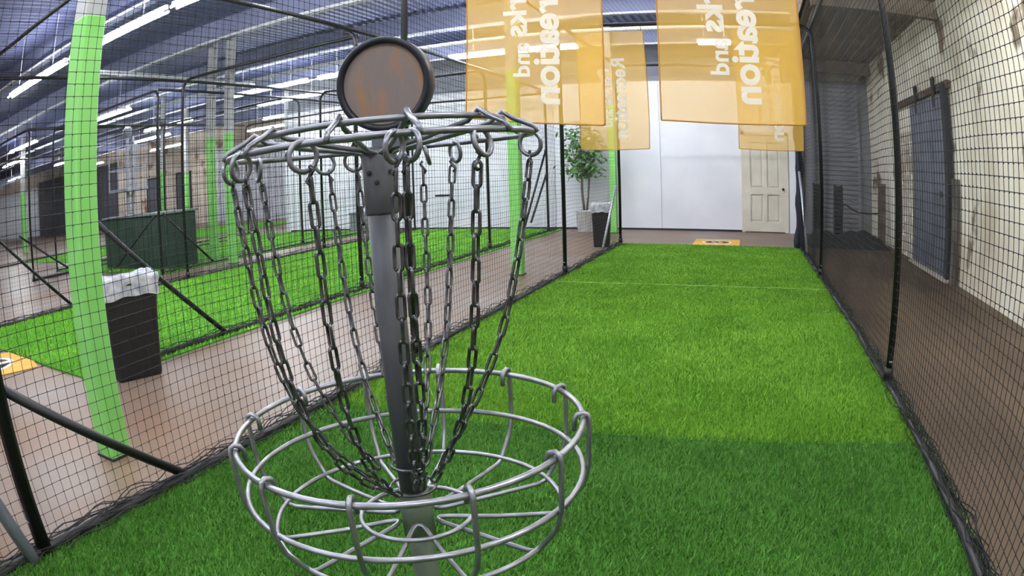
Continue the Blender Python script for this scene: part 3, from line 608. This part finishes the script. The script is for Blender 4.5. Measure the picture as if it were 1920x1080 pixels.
# ================================================================== POTTED TREE
t = thing('potted_tree', 'potted leafy tree in a pale pot against the white wall', 'plant', (-3.36, 13.5, 0))
pot = MB().lathe([(0.165, 0.0), (0.175, 0.02), (0.195, 0.42), (0.205, 0.43), (0.205, 0.455), (0.185, 0.455), (0.18, 0.40)], 28).build('pot', M_pot, t, True)
MB().lathe([(0.178, 0.40), (0.12, 0.415), (0.02, 0.42)], 20).build('soil', M_soil, t)
rng = random.Random(21); leaves = MB(); st = MB()
for k in range(6):
    a = k*1.1; tip = Vector((0.42*math.cos(a)*rng.uniform(0.3, 0.9), 0.3*math.sin(a)*rng.uniform(0.3, 0.9), rng.uniform(1.55, 2.05)))
    p0 = Vector((0.03*math.cos(a), 0.03*math.sin(a), 0.40)); path = [p0.lerp(tip, s/6) + Vector((0.05*math.sin(s*1.3+k), 0.04*math.cos(s+k), 0))*(s/6) for s in range(7)]
    st.tube(path, 0.012, 6, rr=[0.017-0.0018*s for s in range(7)])
    for s in range(150):
        b = path[3+s % 4] + Vector((rng.gauss(-0.03, 0.16), rng.gauss(0, 0.15), rng.gauss(0.10, 0.17))); b.z = max(b.z, 1.12 + 0.2*rng.random()); b.y = min(b.y, 0.45)
        d = Vector((rng.gauss(0, 1), rng.gauss(0, 1), rng.gauss(-0.35, 0.5))).normalized(); w = d.cross(Vector((rng.gauss(0, 0.4), rng.gauss(0, 0.4), 1))).normalized()*0.032; L = rng.uniform(0.10, 0.17)
        leaves.add([b, b+d*L*0.4+w, b+d*L, b+d*L*0.4-w, b+d*L*0.4+Vector((0, 0, -0.006))], [(0, 1, 4), (1, 2, 4), (2, 3, 4), (3, 0, 4)])
st.build('trunk', M_stem, t, True); o = leaves.build('foliage', M_leaf, t); o['kind'] = 'stuff'

# ================================================================== RIGHT-HAND AISLE
fd = struct('door_5', MB().bbox(2.80, 8.12, 0.05, 2.86, 10.05, 2.40, 0.006), M_metal)
for k in range(3):
    for j in range(4):
        MB().box(2.792, 8.20+k*0.61, 0.10+j*0.575, 2.801, 8.78+k*0.61, 0.655+j*0.575).build('sheet', M_metal, fd)
MB().box(2.775, 8.04, 0.03, 2.87, 8.14, 2.52).build('edge_strip', M_dark, fd)
MB().box(2.83, 7.95, 2.46, 2.89, 11.6, 2.56).build('track', M_rust, fd)
for y in (8.56, 9.6):
    hg = MB().box(2.785, y-0.05, 2.25, 2.80, y+0.05, 2.66).build('hanger', M_dark, fd)
    o = MB().lathe([(0.06, -0.012), (0.06, 0.012), (0.02, 0.016)], 18).build('wheel', M_dark, hg, True); o.rotation_euler = (0, PI/2, 0); o.location = (2.82, y, 2.62)
MB().box(2.782, 8.33, 1.05, 2.80, 8.43, 1.13).build('latch', M_dark, fd)
MB().box(2.74, 8.0, 0.0, 2.9, 10.1, 0.035).build('sill', mat('sill', '#a89f92', 0.8), fd)
tag(MB().bbox(2.79, 7.80, 0, 2.89, 7.93, 1.30, 0.008).build('timber_post', mat('old_timber', '#3e3a38', 0.8, 0, '#6b635c', 8, 0.2, 30, stretch=(1, 1, 0.2))), 'short dark timber post against the wall right of the metal door', 'post')
# patch of bare masonry left of the metal door
rng = random.Random(5); mb = MB()
for j in range(26):
    for i in range(7):
        z0 = 0.02 + j*0.078; y0 = 10.12 + i*0.215 + (0.1 if j % 2 else 0)
        if rng.random() < 0.06 + 0.1*j*(i in (0, 6))/10 + 0.35*(j > 21): continue
        mb.box(2.868+rng.uniform(0, 0.02), y0, z0, 2.902, y0+0.2, z0+0.066)
o = mb.build('bare_bricks', wall_mat('bare_brick', '#c4b9aa', '#8f7f70', '#d8d0c4', (0.45, 0.62), (0.5, 0.62)), bpy.data.objects['wall_right']); o['kind'] = 'stuff'
def slat_stack(label, x, y, h, n, w=0.16):
    t = thing('slatted_panel', label, 'panel', (x, y, 0), 0.1, 'dark slatted panels in the aisle')
    for s in (-1, 1): MB().box(s*w/2-0.012, -0.03, 0, s*w/2+0.012, 0.03, h).build('upright', M_dark, t)
    MB().box(-w/2, -0.005, 0.03, w/2, 0.02, h-0.02).build('back_board', M_dark, t)
    for k in range(n):
        z = 0.05 + k*(h-0.08)/n; MB().box(-w/2-0.015, -0.06, z, w/2+0.015, 0.0, z+0.056).build('slat', mat('slat_dark', '#343638', 0.7), t)
    return t
slat_stack('dark slatted panel standing upright beside the gathered net', 1.39, 12.3, 1.10, 15, 0.17)
slat_stack('dark slatted panel standing upright in front of the roller shutter', 1.80, 12.3, 1.08, 13, 0.15)
mb = MB(); n, m = 40, 12
def heap(u, v): return (1.15+1.6*u, 11.45+1.0*v, max(0.0, 0.42*math.sin(PI*v)**0.7*(0.75+0.25*math.sin(9*u+3*v))*(1-0.5*u)*min(1, 6*u, 6*(1-u))**0.6+0.03*math.sin(40*u+9*v)*math.sin(PI*v)*min(1, 6*u, 6*(1-u))))
mb.add([heap(i/n, j/m) for j in range(m+1) for i in range(n+1)], [(j*(n+1)+i, j*(n+1)+i+1, (j+1)*(n+1)+i+1, (j+1)*(n+1)+i) for j in range(m) for i in range(n)])
tag(mb.build('net_heap', mat('heap_dark', '#2c2d30', 0.9, 0, '#1b1c1f', 8, 0.8, 40), smooth=True), 'low heap of dark netting on the aisle floor before the shutter', 'net')
tag(MB().tube([(1.86, 12.2, 0.72), (1.95, 12.2, 0.73), (2.05, 12.2, 0.66), (2.2, 12.2, 0.60), (2.4, 12.2, 0.585), (2.62, 12.2, 0.60)], 0.014, 8).build('hose', M_dark, smooth=True), 'thin dark hose slung between slatted panel and leaning board', 'hose')
tag(MB().loft([[(2.60, 12.1, 0), (2.76, 12.1, 0), (2.76, 12.15, 0), (2.60, 12.15, 0)], [(2.66, 12.35, 1.15), (2.82, 12.35, 1.15), (2.82, 12.4, 1.15), (2.66, 12.4, 1.15)]]).build('leaning_board', mat('board_brown', '#4a4138', 0.8, 0, '#6d6252', 7, 0.2, 25)), 'rough brown board leaning in the aisle corner', 'board')

# ================================================================== LEFT BACKGROUND
t = thing('counter', 'dark green counter behind the black bin, beyond the cages', 'counter', (-10.0, 7.7, 0))
MB().bbox(-1.1, -0.38, 0, 1.1, 0.38, 0.96, 0.02).build('body', M_darkgreen, t); MB().bbox(-1.14, -0.42, 0.96, 1.14, 0.42, 1.0, 0.01).build('top', mat('counter_top', '#7f8a86', 0.6), t)
for k in range(4): MB().box(-1.05+k*0.53, -0.392, 0.08, -0.56+k*0.53, -0.38, 0.90).build('panel', M_darkgreen, t)
t = thing('mast_lift', 'pale grey lattice mast lift standing behind the dark green counter', 'lift', (-12.45, 9.0, 0))
M_lift = mat('lift_grey', '#a7a9b6', 0.5, 0.2)
MB().bbox(-0.4, -0.35, 0.08, 0.4, 0.35, 0.5, 0.03).build('base', M_lift, t)
for sx in (-0.32, 0.32):
    for sy in (-0.3, 0.3):
        o = MB().lathe([(0.09, -0.025), (0.09, 0.025)], 16).build('wheel', M_dark, t); o.rotation_euler = (0, PI/2, 0); o.location = (sx, sy, 0.09)
for s in (-0.12, 0.12): MB().box(s-0.03, 0.05, 0.5, s+0.03, 0.12, 2.75).build('mast', M_lift, t)
for k in range(11): MB().tube([(-0.12, 0.085, 0.6+k*0.2), (0.12, 0.085, 0.7+k*0.2 if k % 2 else 0.6+k*0.2)], 0.018, 5).build('lacing', M_lift, t)
cg = MB()
for z in (1.55, 2.0, 2.5):
    cg.tube([(-0.42, -0.3, z), (0.42, -0.3, z), (0.42, 0.3, z), (-0.42, 0.3, z)], 0.02, 5, True)
for sx in (-0.42, 0, 0.42):
    for sy in (-0.3, 0.3): cg.tube([(sx, sy, 1.55), (sx, sy, 2.5)], 0.02, 5)
cg.build('guard_rail', M_lift, t); MB().box(-0.44, -0.32, 1.5, 0.44, 0.32, 1.56).build('platform', M_lift, t)
MB().lathe([(0.03, 2.72), (0.12, 2.80), (0.13, 2.92), (0.05, 3.0)], 14).build('mast_head', M_lift, t, True)
t = thing('ladder', 'yellow ladder standing at the far left wall', 'ladder', (-38.71, 18.2, 0))
My = mat('ladder_yellow', '#a98a3f', 0.6)
for s in (-0.25, 0.25): MB().box(s-0.09, -0.04, 0, s+0.09, 0.04, 2.9).build('stile', My, t)
for k in range(9): MB().tube([(-0.25, 0, 0.3+k*0.3), (0.25, 0, 0.3+k*0.3)], 0.04, 6).build('rung', My, t)
t = thing('storage_box', 'low grey box standing against the white wall behind the chains', 'box', (-9.0, 13.9, 0))
MB().bbox(-0.28, -0.2, 0, 0.28, 0.2, 0.42, 0.02).build('body', M_grey, t); MB().bbox(-0.30, -0.22, 0.42, 0.30, 0.22, 0.47, 0.015).build('lid', M_beam, t)
tag(MB().tube([(-6.93, 14.15, 0.80), (-6.93, 13.8, 0.80), (-6.55, 13.8, 0.80), (-6.54, 13.8, 0.83), (-6.54, 13.8, 1.02)], 0.022, 8).build('wall_bracket', M_black, smooth=True), 'black angled bracket sticking out of the white wall', 'bracket')
t = thing('wall_clock', 'small round dial on the white wall behind the chains', 'dial', (-5.98, 14.165, 1.46))
o = MB().lathe([(0.10, 0), (0.10, 0.03), (0.085, 0.035)], 24).build('case', mat('dial_rim', '#8d8a6e', 0.5), t); o.rotation_euler = (PI/2, 0, 0)
o = MB().lathe([(0.08, 0.034), (0.08, 0.038)], 24).build('face', M_lightprint, t); o.rotation_euler = (PI/2, 0, 0)
